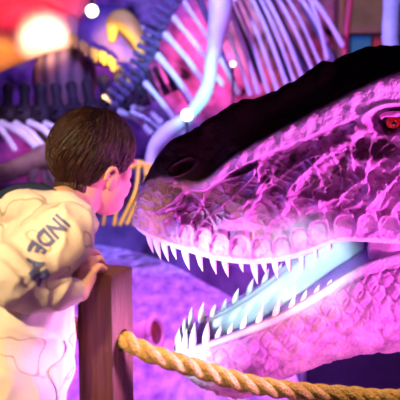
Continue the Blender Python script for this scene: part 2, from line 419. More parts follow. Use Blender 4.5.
def mirror(q): return V((q.x, q.y, -q.z))
def along(curve, t):
    """curve: control points at the stations; t in station units; rounded across the mid-plane at the front"""
    n = len(curve); i = min(int(t), n - 2); f = t - i
    p0 = mirror(curve[1]) if i == 0 else curve[i - 1]
    p3 = curve[i + 2] if i + 2 < n else curve[-1] * 2 - curve[-2]
    return catmull(p0, curve[i], curve[i + 1], p3, f)
def across(row, v):
    n = len(row); i = min(int(v), n - 2); f = v - i
    p0 = mirror(row[1]) if i == 0 else row[i - 1]
    p3 = row[i + 2] if i + 2 < n else mirror(row[-2])
    return catmull(p0, row[i], row[i + 1], p3, f)

def sm(a, b, x):
    t = min(1, max(0, (x - a) / (b - a))); return t * t * (3 - 2 * t)
def ridged(p):
    return 1 - abs(noise.noise(p)) * 2.2
def crest(p, k=4.5):
    return max(0.0, 1 - abs(noise.noise(p)) * k)
def fold_axes(s, h, k=0.0):
    wx = noise.noise(V((s * 6, h * 6, 3 + k))) * 0.05; wy = noise.noise(V((s * 6, h * 6, 9 + k))) * 0.05
    s2, h2 = s + wx, h + wy
    return s2 * 0.66 + h2 * 0.75, -s2 * 0.75 + h2 * 0.66
def wrinkles(s, h, k=0.0):
    """diagonal folds of the cheek with thin raised creases between them"""
    e1, e2 = fold_axes(s, h, k)
    a = crest(V((e1 * 5.0, e2 * 26, 1.3 + k)), 5.0)
    b = crest(V((e1 * 14 + 3, e2 * 11, 4.7 + k)), 7.0)
    c = crest(V((s * 26 + h * 20, h * 40 - s * 12, 8 + k)), 7.0)
    g = crest(V((e1 * 3.5, e2 * 12, 14 + k)), 4.0)
    return 0.62 * a + 0.42 * b + 0.34 * c - 0.8 * g + 0.45 * noise.noise(V((e1 * 5, e2 * 13, 2.2 + k))) + 0.3
def streaks(s, h):
    """streaks of dark paint brushed down from the crown"""
    e1, e2 = fold_axes(s, h, 0.0)
    return sm(0.06, 0.24, noise.noise(V((e1 * 4.2, e2 * 19, 31))) + 0.3 * noise.noise(V((s * 40, h * 40, 7))))

LIPSC = [(172,226,8),(187,233,8),(203,238,9),(219,244,10),(240,247,11),(262,248,11),(282,247,10),(300,239,10),(318,231,10),(344,226,11),(366,224,10),(388,226,10),(410,228,10)]
LIPSC = [(*img_c, r) for img_c, r in [((x, y), r) for x, y, r in LIPSC]]
EYE = (391, 120)
NT, NV = 38, 32
def build_upper():
    nst = len(UP); ncv = len(UP[0])
    T = [i / NT for i in range((nst - 1) * NT + 1)]
    Vv = []
    for i in range(ncv - 1):
        d = NV if i < 6 else 6
        Vv += [i + k / d for k in range(d)]
    Vv.append(ncv - 1.0)
    base = []
    for t in T:
        row = [along([UP[s][c] for s in range(nst)], t) for c in range(ncv)]
        base.append([across(row, v) for v in Vv])
    nt, nv = len(T), len(Vv)
    grid = []; top = []; pale = []
    for i in range(nt):
        gr = []; tp = []; pl = []
        for j in range(nv):
            q = base[i][j]; v = Vv[j]; t = T[i]
            a = base[min(i + 1, nt - 1)][j] - base[max(i - 1, 0)][j]
            b = base[i][min(j + 1, nv - 1)] - base[i][max(j - 1, 0)]
            if i == 0: a = V((0, 0, 1))
            if j == 0: b = V((0, 0, 1))
            nrm = a.cross(b)
            nrm = nrm.normalized() if nrm.length > 1e-9 else V((0, 1, 0))
            if v < 6 and t > 0.6 and nrm.z < -0.3: nrm = -nrm
            x, y = img(q)
            d = 0.0
            side = sm(2.85, 3.3, v) * (1 - 0.75 * sm(4.5, 5.1, v)) * (1 - sm(5.78, 5.97, v)); scale_in = 0.0
            d += side * (wrinkles(q.x, q.y) - 0.35) * 0.021 * (0.35 + 0.65 * sm(0.5, 2.5, t))
            frontb = (1 - sm(1.6, 3.0, t)) * sm(2.0, 3.0, v) * (1 - sm(5.7, 6, v))
            d += frontb * 0.007 * (max(0, ridged(V((q.x * 45, q.y * 45, q.z * 45)))) ** 2 - 0.4)
            crown = 1 - sm(1.7, 2.1, v)
            d += crown * (noise.noise(V((q.x * 14, q.y * 14, q.z * 14))) * 0.006 + noise.noise(V((q.x * 45, q.y * 45, q.z * 45))) * 0.0025)
            d += (1 - sm(0.2, 0.9, v)) * sm(1.0, 2.0, t) * 0.006 * max(0, math.sin(q.x * 62))
            ridge = sm(1.75, 2.15, v) * (1 - sm(2.8, 3.15, v)) * sm(2.2, 3.4, t)
            lump = 0.5 + 0.5 * math.sin(q.x * 118 + 2.5 * noise.noise(V((q.x * 9, 0, 2))))
            d += ridge * (0.014 + 0.005 * lump * max(0, 1 - abs(v - 2.25) * 1.8) + 0.003 * noise.noise(V((q.x * 55, q.y * 55, 6))))
            if 3.8 < v < 6.0:
                for (cx, cy, r) in LIPSC:
                    e = (abs((x - cx) / r) ** 2.6 + abs((y - cy - 1) / (r * 1.3)) ** 2.6) ** (1 / 2.6)
                    if e < 0.8: scale_in = max(scale_in, 1 - sm(0.55, 0.8, e))
                    if e < 1.6:
                        d += 0.0105 * math.exp(-((e - 1) / 0.17) ** 2) * (1 if y < cy + 3 else 0.35) + (0.002 * (1 - e * e) if e < 1 else 0)
            e = math.hypot((x - EYE[0]) / 24, (y - EYE[1]) / 15)
            if e < 1.5 and v > 2.2: d += -0.030 * (1 - sm(0.45, 1.15, e)) + 0.007 * math.exp(-((e - 1.2) / 0.18) ** 2)
            e = math.hypot((x - 372) / 36, (y - 146) / 11)          # hollow under the eye
            if e < 1.6 and v > 2.8: d += -0.016 * (1 - sm(0.4, 1.4, e))
            e = math.hypot((x - 385) / 30, (y - 176) / 6)
            if e < 1.6 and v > 2.8: d += -0.010 * (1 - sm(0.4, 1.4, e))
            dx, dy = x - 182, y - 167                                # nostril
            e = math.hypot((dx * 0.88 - dy * 0.48) / 13, (dx * 0.48 + dy * 0.88) / 5.5)
            if e < 1.8 and 0.3 < v < 2.6 and t < 3.5: d += -0.020 * (1 - sm(0.3, 0.95, e)) + 0.006 * math.exp(-((e - 1.2) / 0.2) ** 2)
            if v > 6.1: d = 0
            if i == 0 or i == nt - 1: d *= 0.5
            q2 = q + nrm * d
            if i == 0 or j == 0 or j == nv - 1: q2.z = 0
            q2.z = max(q2.z, 0) if not (i == 0 or j == 0) else 0
            nz = 0.28 * noise.noise(V((q.x * 30, q.y * 30, q.z * 30)))
            tv = 1 - sm(1.95, 2.12, v + 0.25 * nz)
            if t < 3.0: tv = max(tv, (1 - sm(2.0, 2.6 , v + nz)) * (1 - sm(2.2, 3.0, t)))
            band = sm(2.85, 3.05, v) * (1 - sm(3.9, 4.9, v)) * sm(1.5, 2.8, t)
            tv = max(tv, band * 0.95 * streaks(q.x, q.y))
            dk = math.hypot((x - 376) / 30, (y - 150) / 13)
            if v > 2.8: tv = max(tv, 0.9 * (1 - sm(0.6, 1.1, dk + 0.5 * nz)))  # darkens the under-eye hollow in colour, as shade
            tp.append(tv); pl.append(max(0.22 * scale_in, sm(5.82, 5.93, v) * (1 - sm(7.0, 7.6, v)) * 0.95, 0.75 * sm(1.9, 2.1, v) * (1 - sm(2.75, 3.0, v)) * sm(2.6, 3.4, t)))  # ridge band painted paler for the light it catches
            gr.append(q2)
        grid.append(gr); top.append(tp); pale.append(pl)
    return Vv, grid, top, pale

def grid_mesh(name, grid, attrs, mat_rows, mats, parent, closes_j0=True):
    """near half + mirrored far half, welded on the mid-plane"""
    bm = bmesh.new(); lay = [bm.verts.layers.float.new(k) for k, _ in attrs]
    halves = []
    for sgn in (1, -1):
        vs = []
        for i, gr in enumerate(grid):
            r = []
            for j, q in enumerate(gr):
                vert = bm.verts.new(wld(V((q.x, q.y, q.z * sgn))))
                for l, (_, val) in zip(lay, attrs): vert[l] = val[i][j]
                r.append(vert)
            vs.append(r)
        for i in range(len(vs) - 1):
            for j in range(len(vs[0]) - 1):
                f = (vs[i][j], vs[i + 1][j], vs[i + 1][j + 1], vs[i][j + 1])
                fc = bm.faces.new(f if sgn == 1 else f[::-1]); fc.material_index = mat_rows(j)
        halves.append(vs)
    bmesh.ops.remove_doubles(bm, verts=bm.verts, dist=0.0002)
    bmesh.ops.recalc_face_normals(bm, faces=bm.faces)
    me = bpy.data.meshes.new(name); bm.to_mesh(me); bm.free()
    for m in mats: me.materials.append(m)
    return place(name, me, None, parent)

DINO = thing('dinosaur', 'life-size roaring dinosaur with open jaws, dark crown and red eye, lit magenta', 'dinosaur', (1.75, 2.6, 0.0))
Vv, grid, top, pale = build_upper()
nJ = sum(1 for v in Vv if v < 7.3)
head = grid_mesh('upper_head', grid, [('top', top), ('pale', pale)], lambda j: 0 if j < nJ else 1, [M['hide'], M['gum']], DINO)

LOWER = [  # rim, outer side, bottom edge
 [(173,349,0),(172,356,0),(177,366,0)],
 [(181,352,.036),(182,362,.040),(187,378,.032)],
 [(200,347,.064),(203,362,.074),(208,391,.060)],
 [(240,333,.088),(242,354,.100),(245,397,.080)],
 [(280,317,.104),(282,341,.118),(285,379,.090)],
 [(320,294,.119),(322,323,.135),(324,363,.100)],
 [(350,275,.130),(352,308,.147),(354,357,.110)],
 [(380,262,.143),(382,300,.160),(384,352,.120)],
 [(430,254,.165),(430,294,.178),(430,347,.130)],
 [(500,262,.150),(500,300,.170),(500,345,.120)]]
LO = []
for st in LOWER:
    a, b, c = [loc(*q) for q in st]
    f = 0.0 if a.z == 0 else 1.0
    inner = [V((a.x + 0.012, a.y - 0.045, 0)), V((a.x + 0.012 * (1 - f) + 0.002, a.y - 0.036, max(0, a.z - 0.045))), V((a.x + 0.014 * (1 - f), a.y - 0.002, max(0, a.z - 0.020)))]
    if f == 0: inner = [V((a.x + 0.030, a.y - 0.035, 0)), V((a.x + 0.022, a.y - 0.026, 0)), V((a.x + 0.014, a.y - 0.002, 0))]
    LO.append(inner + [a, b, c, V((c.x + (0 if f else 0.01), c.y - 0.010 * f, 0))])
RIMY = [(173, 349), (200, 347), (240, 333), (280, 317), (320, 294), (350, 275), (380, 262), (420, 256)]
def rim_y(x):
    for (x0_, y0_), (x1_, y1_) in zip(RIMY, RIMY[1:]):
        if x <= x1_: return y0_ + (y1_ - y0_) * (x - x0_) / (x1_ - x0_)
    return RIMY[-1][1]
JAWSC = [(222 + 15 * i, rim_y(222 + 15 * i) + 19, 7.5) for i in range(14)] + [(229 + 15 * i, rim_y(229 + 15 * i) + 31, 7.5) for i in range(13)]
def build_lower():
    nst = len(LO); ncv = len(LO[0])
    T = [i / NT for i in range((nst - 1) * NT + 1)]; Vv = []
    for i in range(ncv - 1):
        d = 40 if i in (3, 4) else 8
        Vv += [i + k / d for k in range(d)]
    Vv.append(ncv - 1.0)
    base = []
    for t in T:
        row = [along([LO[s][c] for s in range(nst)], t) for c in range(ncv)]
        base.append([across(row, v) for v in Vv])
    nt, nv = len(T), len(Vv); grid = []; top = []; pale = []
    for i in range(nt):
        gr = []; pl = []
        for j in range(nv):
            q = base[i][j]; v = Vv[j]; t = T[i]
            a = base[min(i + 1, nt - 1)][j] - base[max(i - 1, 0)][j]
            b = base[i][min(j + 1, nv - 1)] - base[i][max(j - 1, 0)]
            if i == 0: a = V((0, 0, 1))
            nrm = a.cross(b); nrm = nrm.normalized() if nrm.length > 1e-9 else V((0, 1, 0))
            d = 0.0
            if v > 3.15:
                k = sm(3.15, 3.5, v) * (1 - sm(5.2, 6, v))
                lipw = 1 - sm(3.6, 4.3, v)
                x, y = img(q)
                for (cx, cy, r) in JAWSC:
                    if abs(x - cx) < 16 and abs(y - cy) < 20:
                        e = (abs((x - cx) / r) ** 1.5 + abs((y - cy) / (r * 1.3)) ** 1.5) ** (1 / 1.5)
                        if e < 1.7: d += 0.0042 * math.exp(-((e - 1) / 0.17) ** 2)
                d += k * (1 - lipw * 0.7) * (wrinkles(q.x * 1.1, q.y * 1.1, 20) - 0.3) * 0.007 * sm(1.2, 3, t)
                d += k * (1 - sm(1.2, 2.8, t)) * 0.009 * max(0, ridged(V((q.x * 40, q.y * 55, 11)))) ** 2
            if 2.6 < v < 3.4: d += 0.003
            if i == 0: d *= 0.4
            q2 = q + nrm * d
            q2.z = 0 if (i == 0 or j == 0 or j == nv - 1) else max(0, q2.z)
            gr.append(q2)
            pl.append(max(sm(2.6, 2.9, v) * (1 - sm(3.15, 3.35, v)) * 0.9, 0.95 * (1 - sm(1.5, 2.6, t + 0.8 * noise.noise(V((q.x * 40, q.y * 40, 5))))) * sm(2.9, 3.1, v)))
        grid.append(gr); pale.append(pl); top.append([0.0] * nv)
    return Vv, grid, top, pale
Vl, gridl, topl, palel = build_lower()
nI = sum(1 for v in Vl if v < 2.5)
jaw = grid_mesh('lower_jaw', gridl, [('top', topl), ('pale', palel)], lambda j: 1 if j < nI else 0, [M['hide'], M['gum']], DINO)
jaw['label'] = 'lower jaw with pale chin and pink scaly side'

# tongue: a broad pale slab humped over the floor of the jaw
def rim_at(px):
    """station parameter of the lower rim seen at px"""
    lo, hi = 0.0, len(LO) - 1.0
    for _ in range(40):
        m_ = (lo + hi) / 2
        if img(along([s[3] for s in LO], m_))[0] < px: lo = m_
        else: hi = m_
    return lo
bm = bmesh.new(); rows = []
for i in range(41):
    f = i / 40; px = 212 + f * 170
    rq = along([s[3] for s in LO], rim_at(px))
    hi_, lo_w = max(0.004, rq.z * 0.08), -(rq.z - 0.015)
    half = (hi_ - lo_w) / 2 * (1 if f > 0.12 else math.sqrt(max(0.0, 1 - ((0.12 - f) / 0.12) ** 2)) * 0.92 + 0.05); mid_w = (hi_ + lo_w) / 2
    if f > 0.9: half *= 1 - (f - 0.9) * 2
    rise = 0.012 + 0.050 * sm(0.1, 0.75, f)
    row = []
    for k in range(25):
        a = -1 + 2 * k / 24
        wq = half * a + mid_w
        hh = rq.y - 0.034 + (0.034 + rise) * (1 - abs(a) ** 3.2) - 0.004 * math.exp(-(a / 0.2) ** 2)
        row.append(bm.verts.new(wld(V((rq.x, hh, wq)))))
    low = [bm.verts.new(wld(V((rq.x, rq.y - 0.048, half * (1 - 2 * k / 8) * 0.96 + mid_w)))) for k in range(9)]
    rows.append(row + low)
for a, b in zip(rows, rows[1:]):
    n = len(a)
    for k in range(n): bm.faces.new((a[k], b[k], b[(k + 1) % n], a[(k + 1) % n]))
bm.faces.new(rows[0]); bm.faces.new(rows[-1][::-1]); bmesh.ops.recalc_face_normals(bm, faces=bm.faces)
to = obj('tongue', bm, M['tongue'], DINO); to['label'] = 'smooth pale blue-green tongue'

# cheek flesh joining the jaws behind the corner of the mouth
bm = bmesh.new(); rows = []
for i in range(31):
    f = i / 30; px = 374 + f * 106
    tu = 7 + (px - 336) / 42 if px < 420 else 9 + (px - 420) / 50
    uq = along([s[6] for s in UP], min(tu, 10.9)); lq = along([s[3] for s in LO], rim_at(px))
    row = []
    for k in range(15):
        g = k / 14
        q = uq.lerp(lq, g)
        q.z -= 0.012 + 0.022 * (1 - sm(0.0, 0.2, f)) - 0.006 * math.cos(g * 12.5) + 0.010 * math.exp(-((g - 0.5) / 0.09) ** 2)
        q.y += 0.012 * (1 - g) - 0.006 * g
        row.append(q)
    rows.append(row)
for sgn in (1, -1):
    gr = [[bm.verts.new(wld(V((q.x, q.y, q.z * sgn)))) for q in r] + [bm.verts.new(wld(V((q.x, q.y, (q.z - 0.02) * sgn)))) for q in r[::-1]] for r in rows]
    for a, b in zip(gr, gr[1:]):
        n = len(a)
        for k in range(n): bm.faces.new((a[k], b[k], b[(k + 1) % n], a[(k + 1) % n]))
    bm.faces.new(gr[0]); bm.faces.new(gr[-1][::-1])
bmesh.ops.recalc_face_normals(bm, faces=bm.faces)
obj('cheek_flesh', bm, M['lid'], DINO)

# teeth
def tooth_mesh(curve):
    bm = bmesh.new(); rings = []
    for i in range(9):
        f = i / 8; r = 0.5 * (1 - f ** 1.7) * (0.9 + 0.25 * math.sin(f * 2.6)) + 0.015
        c = V((curve * f * f, 0, f))
        rings.append([bm.verts.new(c + V((math.cos(k * math.pi / 5) * r, math.sin(k * math.pi / 5) * r * 0.8, 0))) for k in range(10)])
    for a, b in zip(rings, rings[1:]):
        for k in range(10): bm.faces.new((a[k], a[(k + 1) % 10], b[(k + 1) % 10], b[k]))
    bm.faces.new(rings[0][::-1]); bm.faces.new(rings[-1])
    me = bpy.data.meshes.new('tooth'); bm.to_mesh(me); bm.free()
    me.materials.append(M['tooth'])
    for p in me.polygons: p.use_smooth = True
    return me
TOOTH = tooth_mesh(0.35)
def add_tooth(q, dirq, length, width):
    """q base, dirq growing direction, both in the head's own axes"""
    o = bpy.data.objects.new('tooth', TOOTH); COL.objects.link(o); o.parent = DINO
    z = (ax * dirq.x + up * dirq.y + ny * dirq.z).normalized()
    x = (ax - z * ax.dot(z)).normalized(); y = z.cross(x)
    m3 = Matrix((x * width, y * width, z * length)).transposed()
    o.matrix_local = EMPTY_INV[DINO.name] @ (Matrix.Translation(wld(q)) @ m3.to_4x4())
PX = 2.05 / F
upper_teeth = [(148,234,20),(155,238,24),(163,241,22),(172,245,16),(184,249,24),(198,254,21),(212,258,20),(224,260,21),(240,262,13),(253,262,26),(263,261,15),(274,260,22),(287,257,16),(300,253,17),(314,248,11),(328,243,9)]
for px, py, ln in upper_teeth:
    lo, hi = 0.0, 9.0
    for _ in range(40):
        m_ = (lo + hi) / 2
        if img(along([s[6] for s in UP], m_))[0] < px: lo = m_
        else: hi = m_
    q = along([s[6] for s in UP], lo); q = V((q.x + 0.002, q.y + 0.004, max(0.004, q.z - 0.010)))
    L_ = (ln + 4) * PX; wd = min(0.021, 0.007 + L_ * 0.17)
    for sg in (1, -1): add_tooth(V((q.x, q.y, q.z * sg)), V((0.12, -1, 0.10 * sg)), L_, wd)
lower_teeth = [(178,20,1),(184,26,1),(192,31,1),(205,26,1),(217,15,0),(229,13,0),(242,18,0),(258,21,0),(275,22,0),(291,16,0),(303,13,0),(316,9,0),(329,6,0)]
for px, ln, big in lower_teeth:
    q = along([s[3] for s in LO], rim_at(px)); q = V((q.x + 0.004, q.y - 0.004, max(0.006, q.z - (0.010 if big else 0.015))))
    L_ = (ln + 3) * PX; wd = min(0.024, 0.010 + L_ * 0.17)
    for sg in (1, -1): add_tooth(V((q.x, q.y, q.z * sg)), V((-0.05 if big else 0.05, 1, -0.05 * sg)), L_, wd)

# eye, lid
qe = loc(EYE[0] + 1, EYE[1] - 1, 0.112)
for sg in (1, -1):
    q = V((qe.x, qe.y, qe.z * sg))
    bm = bmesh.new(); ellipsoid(bm, wld(q), 0.027, 0.027, 0.027, None, 28); e = obj('eye', bm, M['black'], DINO); e['label'] = 'glossy dark eye with an orange-red iris'
    look = (ny * sg * 0.86 - ax * 0.10 - up * 0.12 * sg).normalized()
    rot = look.to_track_quat('Z', 'Y').to_matrix()
    bm = bmesh.new(); ellipsoid(bm, wld(q) + look * 0.0165, 0.0195, 0.0195, 0.0115, rot, 24); obj('iris', bm, M['eye'], e)
    bm = bmesh.new(); ellipsoid(bm, wld(q) + look * 0.0265, 0.0065, 0.0075, 0.0028, rot, 16); obj('pupil', bm, M['black'], e)
    bm = bmesh.new(); pts = []
    for k in range(13):
        a = R(-8 + 196 * k / 12)
        dq = V((math.cos(a) * 0.036, math.sin(a) * 0.012 + 0.010, (0.025 - 0.010 * abs(math.cos(a))) * sg))
        pts.append(wld(q + dq))
    tube(bm, pts, [0.004 + 0.004 * math.sin(math.pi * k / 12) for k in range(13)], 8)
    obj('eyelid', bm, M['lid'], DINO)

# neck and shoulder running off to the right, down to the ground
bm = bmesh.new()
nk = [wld(V((0.50, 0.02, 0))), wld(V((0.72, -0.02, 0))), V((1.30, 2.40, 0.95)), V((1.75, 2.60, 0.62)), V((1.95, 2.75, 0.30))]
sp = spline(nk, 14); rr = spline_f([0.17, 0.21, 0.26, 0.34, 0.30], 14)
tube(bm, sp, rr, 40)
for v_ in bm.verts:
    v_.co += V((noise.noise(v_.co * 9), noise.noise(v_.co * 9 + V((7, 0, 0))), noise.noise(v_.co * 9 + V((0, 5, 0))))) * 0.014
nko = obj('neck', bm, M['hide'], DINO)

# dark plinth behind the jaw
bm = bmesh.new(); box(bm, V((1.30, 3.55, 0.21)), 1.66, 0.7, 0.42, None, 0.01)
pl = obj('display_plinth', bm, M['plinth'], None, False); tag(pl, 'dark blue display plinth on the ground under the roaring jaw', 'plinth')
bm = bmesh.new(); cyl(bm, (0.455, 3.16, 0.0), (0.455, 3.16, 0.44), 0.012)
obj('corner_strip', bm, M['strip'], pl)

# ------------------------------------------------------------------ barrier post and rope
BETA = R(25)
NC = P(111.5, 274.5, 1.40)                        # near top corner
lf = V((-math.cos(BETA), math.sin(BETA), 0)); rf = V((math.sin(BETA), math.cos(BETA), 0)); S_ = 0.0790
PT = NC.z
pc = V((NC.x, NC.y, 0)) + (lf + rf) * (S_ / 2)
rotp = Matrix((-lf, rf, V((0, 0, 1)))).transposed()
HOLE = V((NC.x, NC.y, 0)) + rf * (S_ / 2); hp = P(121.5, 343, 1.434); HZ = hp.z
bm = bmesh.new(); box(bm, V((pc.x, pc.y, PT / 2)), S_, S_, PT, rotp, 0.004)
cb = bmesh.new(); cyl(cb, HOLE - lf * 0.05 + V((0, 0, HZ)), HOLE + lf * 0.14 + V((0, 0, HZ)), 0.021, None, 24)
cme = bpy.data.meshes.new('cut'); cb.to_mesh(cme); cb.free(); co = bpy.data.objects.new('cut', cme); COL.objects.link(co)
pm = eval_mesh(bm, [('BOOLEAN', dict(operation='DIFFERENCE', object=co, solver='EXACT'))])
bpy.data.objects.remove(co)
po = link_mesh('barrier_post', pm, M['wood'], None, False)
tag(po, 'square brown wooden barrier post with a rope hole, under the boy\'s hand', 'post')

rp = [HOLE + lf * 0.75 + V((0, 0.55, HZ + 0.03)), HOLE + lf * 0.25 + V((0, 0.20, HZ - 0.012)), HOLE + lf * 0.085 + V((0, 0.012, HZ - 0.003)), HOLE + lf * 0.04 + V((0, 0, HZ)), HOLE - lf * 0.005 + V((0, 0, HZ - 0.001)),
      P(150, 353.5, 1.435), P(200, 369.5, 1.445), P(250, 384, 1.46), P(300, 391.5, 1.48), P(350, 395.5, 1.50), P(400, 398, 1.53), P(520, 388, 1.62), P(640, 350, 1.72)]
rpts = spline(rp, 40)
dense = [rpts[0]]; step = 0.004; acc = 0.0
for a, b in zip(rpts, rpts[1:]):
    L_ = (b - a).length
    while acc + L_ >= step:
        f = (step - acc) / L_; a = a.lerp(b, f); L_ = (b - a).length; acc = 0.0; dense.append(a.copy())
    acc += L_
bm = bmesh.new()
for s in range(3):
    pts = []
    for i, p in enumerate(dense):
        d = (dense[min(i + 1, len(dense) - 1)] - dense[max(i - 1, 0)]).normalized()
        x, y = frame_of(d); a = 2 * math.pi * (s / 3 - i * step / 0.112)
        pts.append(p + (x * math.cos(a) + y * math.sin(a)) * 0.0092)
    tube(bm, pts, 0.0104, 12)
ro = obj('barrier_rope', bm, M['rope']); tag(ro, 'thick twisted tan rope running through the wooden post and across in front of the jaw', 'rope')

# floor lamp lying by the post
c0 = ground(147, 349)
FL = thing('floor_spotlight', 'small round pink floor lamp on the purple ground beyond the post', 'lamp', c0)
k_ = (CAM - c0).length / F
cl = c0 + V((0, 0, 0.085)); dr = V((0.93, -0.42, 0.22)).normalized()
bm = bmesh.new(); cyl(bm, cl - dr * 0.12, cl + dr * 0.05, 0.06, 0.080, 28); x_, y_ = frame_of(dr); tube(bm, [cl + dr * 0.05 + (x_ * math.cos(R(15 * k)) + y_ * math.sin(R(15 * k))) * 0.078 for k in range(24)] + [cl + dr * 0.05 + x_ * 0.078], 0.018, 10, False); obj('lamp_housing', bm, M['pinkmetal'], FL)
bm = bmesh.new(); cyl(bm, cl + dr * 0.045, cl + dr * 0.056, 0.068, 0.068, 28); obj('lens', bm, M['brownlens'], FL)
bm = bmesh.new(); cyl(bm, c0 + V((-0.02, 0.03, 0)), c0 + V((-0.02, 0.03, 0.06)), 0.03); obj('foot', bm, M['pinkmetal'], FL)

# ------------------------------------------------------------------ the boy
PHI = R(55)
bf = V((math.sin(PHI), math.cos(PHI), 0)); br = V((math.cos(PHI), -math.sin(PHI), 0))
pelvis = P(-8, 468, 1.42); chest = P(14, 300, 1.45); uch = P(34, 246, 1.46); nbase = P(58, 212, 1.46); hc = P(92.5, 163, 1.525)
foot_c = V((pelvis.x - 0.02, pelvis.y - 0.01, 0))
BOY = thing('person', 'boy in a cream printed hoodie leaning on the barrier post, seen from behind', 'person', foot_c)

sh_r = P(63, 233, 1.345); el_r = P(4, 279, 1.265); wr_r = P(80, 292, 1.368)
sh_l = P(4, 236, 1.55); el_l = P(-14, 345, 1.60); wr_l = P(-4, 430, 1.60)

# head axes
hb = V((math.sin(R(44)), math.cos(R(44)), 0)); hbr = V((math.cos(R(44)), -math.sin(R(44)), 0))
hf = (hb * math.cos(R(7)) - V((0, 0, 1)) * math.sin(R(7))).normalized()
hr = (hbr + V((0, 0, -0.04))).normalized(); hr = (hr - hf * hr.dot(hf)).normalized()
hu = hr.cross(hf).normalized()
def HP(r, f, u): return hc + hr * r + hf * f + hu * u
HROT = Matrix((hr, hf, hu)).transposed()

bm = bmesh.new()
ellipsoid(bm, HP(0, -0.004, 0.020), 0.069, 0.085, 0.080, HROT, 64)
ellipsoid(bm, HP(0, 0.030, -0.035), 0.055, 0.056, 0.068, HROT, 48)
ellipsoid(bm, HP(0, 0.045, -0.075), 0.038, 0.038, 0.032, HROT, 40)      # jaw and chin
ellipsoid(bm, HP(0.027, 0.050, -0.045), 0.022, 0.028, 0.028, HROT, 32)  # cheeks
ellipsoid(bm, HP(-0.027, 0.050, -0.045), 0.022, 0.028, 0.028, HROT, 32)
chain(bm, [HP(0, 0.082, -0.012), HP(0, 0.092, -0.030), HP(0, 0.097, -0.040)], [0.007, 0.009, 0.011], 10)
for s in (-1, 1):
    ellipsoid(bm, HP(0.010 * s, 0.090, -0.043), 0.008, 0.009, 0.007, HROT, 12)
    ellipsoid(bm, HP(0.044 * s, 0.046, -0.014), 0.017, 0.020, 0.022, HROT, 14)        # cheekbone
    ellipsoid(bm, HP(0.028 * s, 0.074, 0.012), 0.022, 0.012, 0.008, HROT, 12)          # brow
    er = HROT @ Matrix.Rotation(R(-14), 3, 'X') @ Matrix.Rotation(R(22) * s, 3, 'Z')
    ellipsoid(bm, HP(0.072 * s, -0.006, -0.030), 0.007, 0.012, 0.020, er, 24)           # ear
    pts = [HP(0.075 * s + 0.004 * s * math.sin(a), -0.009 + 0.014 * math.cos(a), -0.026 + 0.023 * math.sin(a)) for a in [R(-70 + 28 * k) for k in range(10)]]
    tube(bm, pts, 0.0048, 8)
ellipsoid(bm, HP(0, 0.082, -0.064), 0.018, 0.009, 0.0055, HROT, 12)
ellipsoid(bm, HP(0, 0.080, -0.072), 0.016, 0.009, 0.0060, HROT, 12)
chain(bm, [HP(0, -0.015, -0.040), HP(0, -0.030, -0.085), nbase, uch], [0.046, 0.043, 0.047, 0.06], 48)
for s in (-1, 1):
    o_ = br * 0.045 * s
    chain(bm, [uch + o_, chest + o_, P(2, 400, 1.43) + o_, pelvis + o_], [0.055, 0.070, 0.062, 0.07], 18)
    hipp = pelvis + br * 0.062 * s; ft = V((foot_c.x, foot_c.y, 0)) + br * 0.07 * s
    chain(bm, [hipp, hipp.lerp(ft, 0.48) + bf * 0.012 + V((0, 0, 0.0)), V((ft.x, ft.y, 0.07)) - bf * 0.01], [0.068, 0.047, 0.030], 16)
    chain(bm, [V((ft.x, ft.y, 0.04)) - bf * 0.02, V((ft.x, ft.y, 0.035)) + bf * 0.10], [0.028, 0.026], 12)
chain(bm, [uch + br * 0.05, sh_r, sh_r.lerp(el_r, 0.5), el_r, el_r.lerp(wr_r, 0.45), wr_r], [0.05, 0.042, 0.034, 0.028, 0.028, 0.0185], 16)
chain(bm, [uch - br * 0.05, sh_l, sh_l.lerp(el_l, 0.5), el_l, el_l.lerp(wr_l, 0.45), wr_l], [0.05, 0.042, 0.034, 0.028, 0.028, 0.0185], 16)
# right hand lying over the top of the post
palm = [P(82, 286, 1.375), P(87, 272, 1.392)]
chain(bm, [wr_r, palm[0], P(86, 276, 1.385)], [0.0175, 0.019, 0.020], 14)
fing = [(P(92, 273, 1.378), P(99, 266.5, 1.392), P(105, 269, 1.408), 0.0068),
        (P(90.5, 264.5, 1.396), P(98, 258.5, 1.415), P(103, 262, 1.433), 0.0072),
        (P(87, 257.5, 1.412), P(94, 252, 1.436), P(99, 255.5, 1.455), 0.0074),
        (P(82, 252.5, 1.428), P(88, 247.5, 1.456), P(93, 250.5, 1.474), 0.0072)]
for a, b, c, r in fing:
    chain(bm, [P(85, 279, 1.386), a, b, c], [0.012, r * 1.12, r * 1.02, r * 0.86], 12)
chain(bm, [P(80, 282, 1.388), P(77, 271, 1.412), P(79, 264, 1.440), P(83, 262, 1.462)], [0.013, 0.010, 0.0085, 0.0075], 12)
# left hand hanging
lh = wr_l; dn = V((0.1, 0.05, -1)).normalized()
chain(bm, [lh, lh + dn * 0.035, lh + dn * 0.06], [0.0175, 0.021, 0.020], 14)
for k in range(4):
    b0 = lh + dn * 0.06 + bf * (0.018 - 0.012 * k); ln = (0.045, 0.050, 0.047, 0.038)[k]
    chain(bm, [b0 - dn * 0.02, b0 + dn * ln * 0.5, b0 + dn * ln + br * -0.010], [0.009, 0.0078, 0.0065], 10)
chain(bm, [lh + dn * 0.02 + bf * 0.012, lh + dn * 0.045 + bf * 0.030, lh + dn * 0.065 + bf * 0.034], [0.011, 0.009, 0.0075], 10)
body = place('body', fuse(bm, 0.0023, 9), M['skin'], BOY)

# face pieces
for s in (-1, 1):
    bm = bmesh.new(); ellipsoid(bm, HP(0.026 * s, 0.063, -0.008), 0.0115, 0.0115, 0.0100, HROT, 16); e = obj('eyeball', bm, M['tooth'], BOY)
    bm = bmesh.new(); ellipsoid(bm, HP(0.026 * s, 0.0720, -0.008), 0.005, 0.0035, 0.005, HROT, 12); obj('iris', bm, M['black'], BOY)

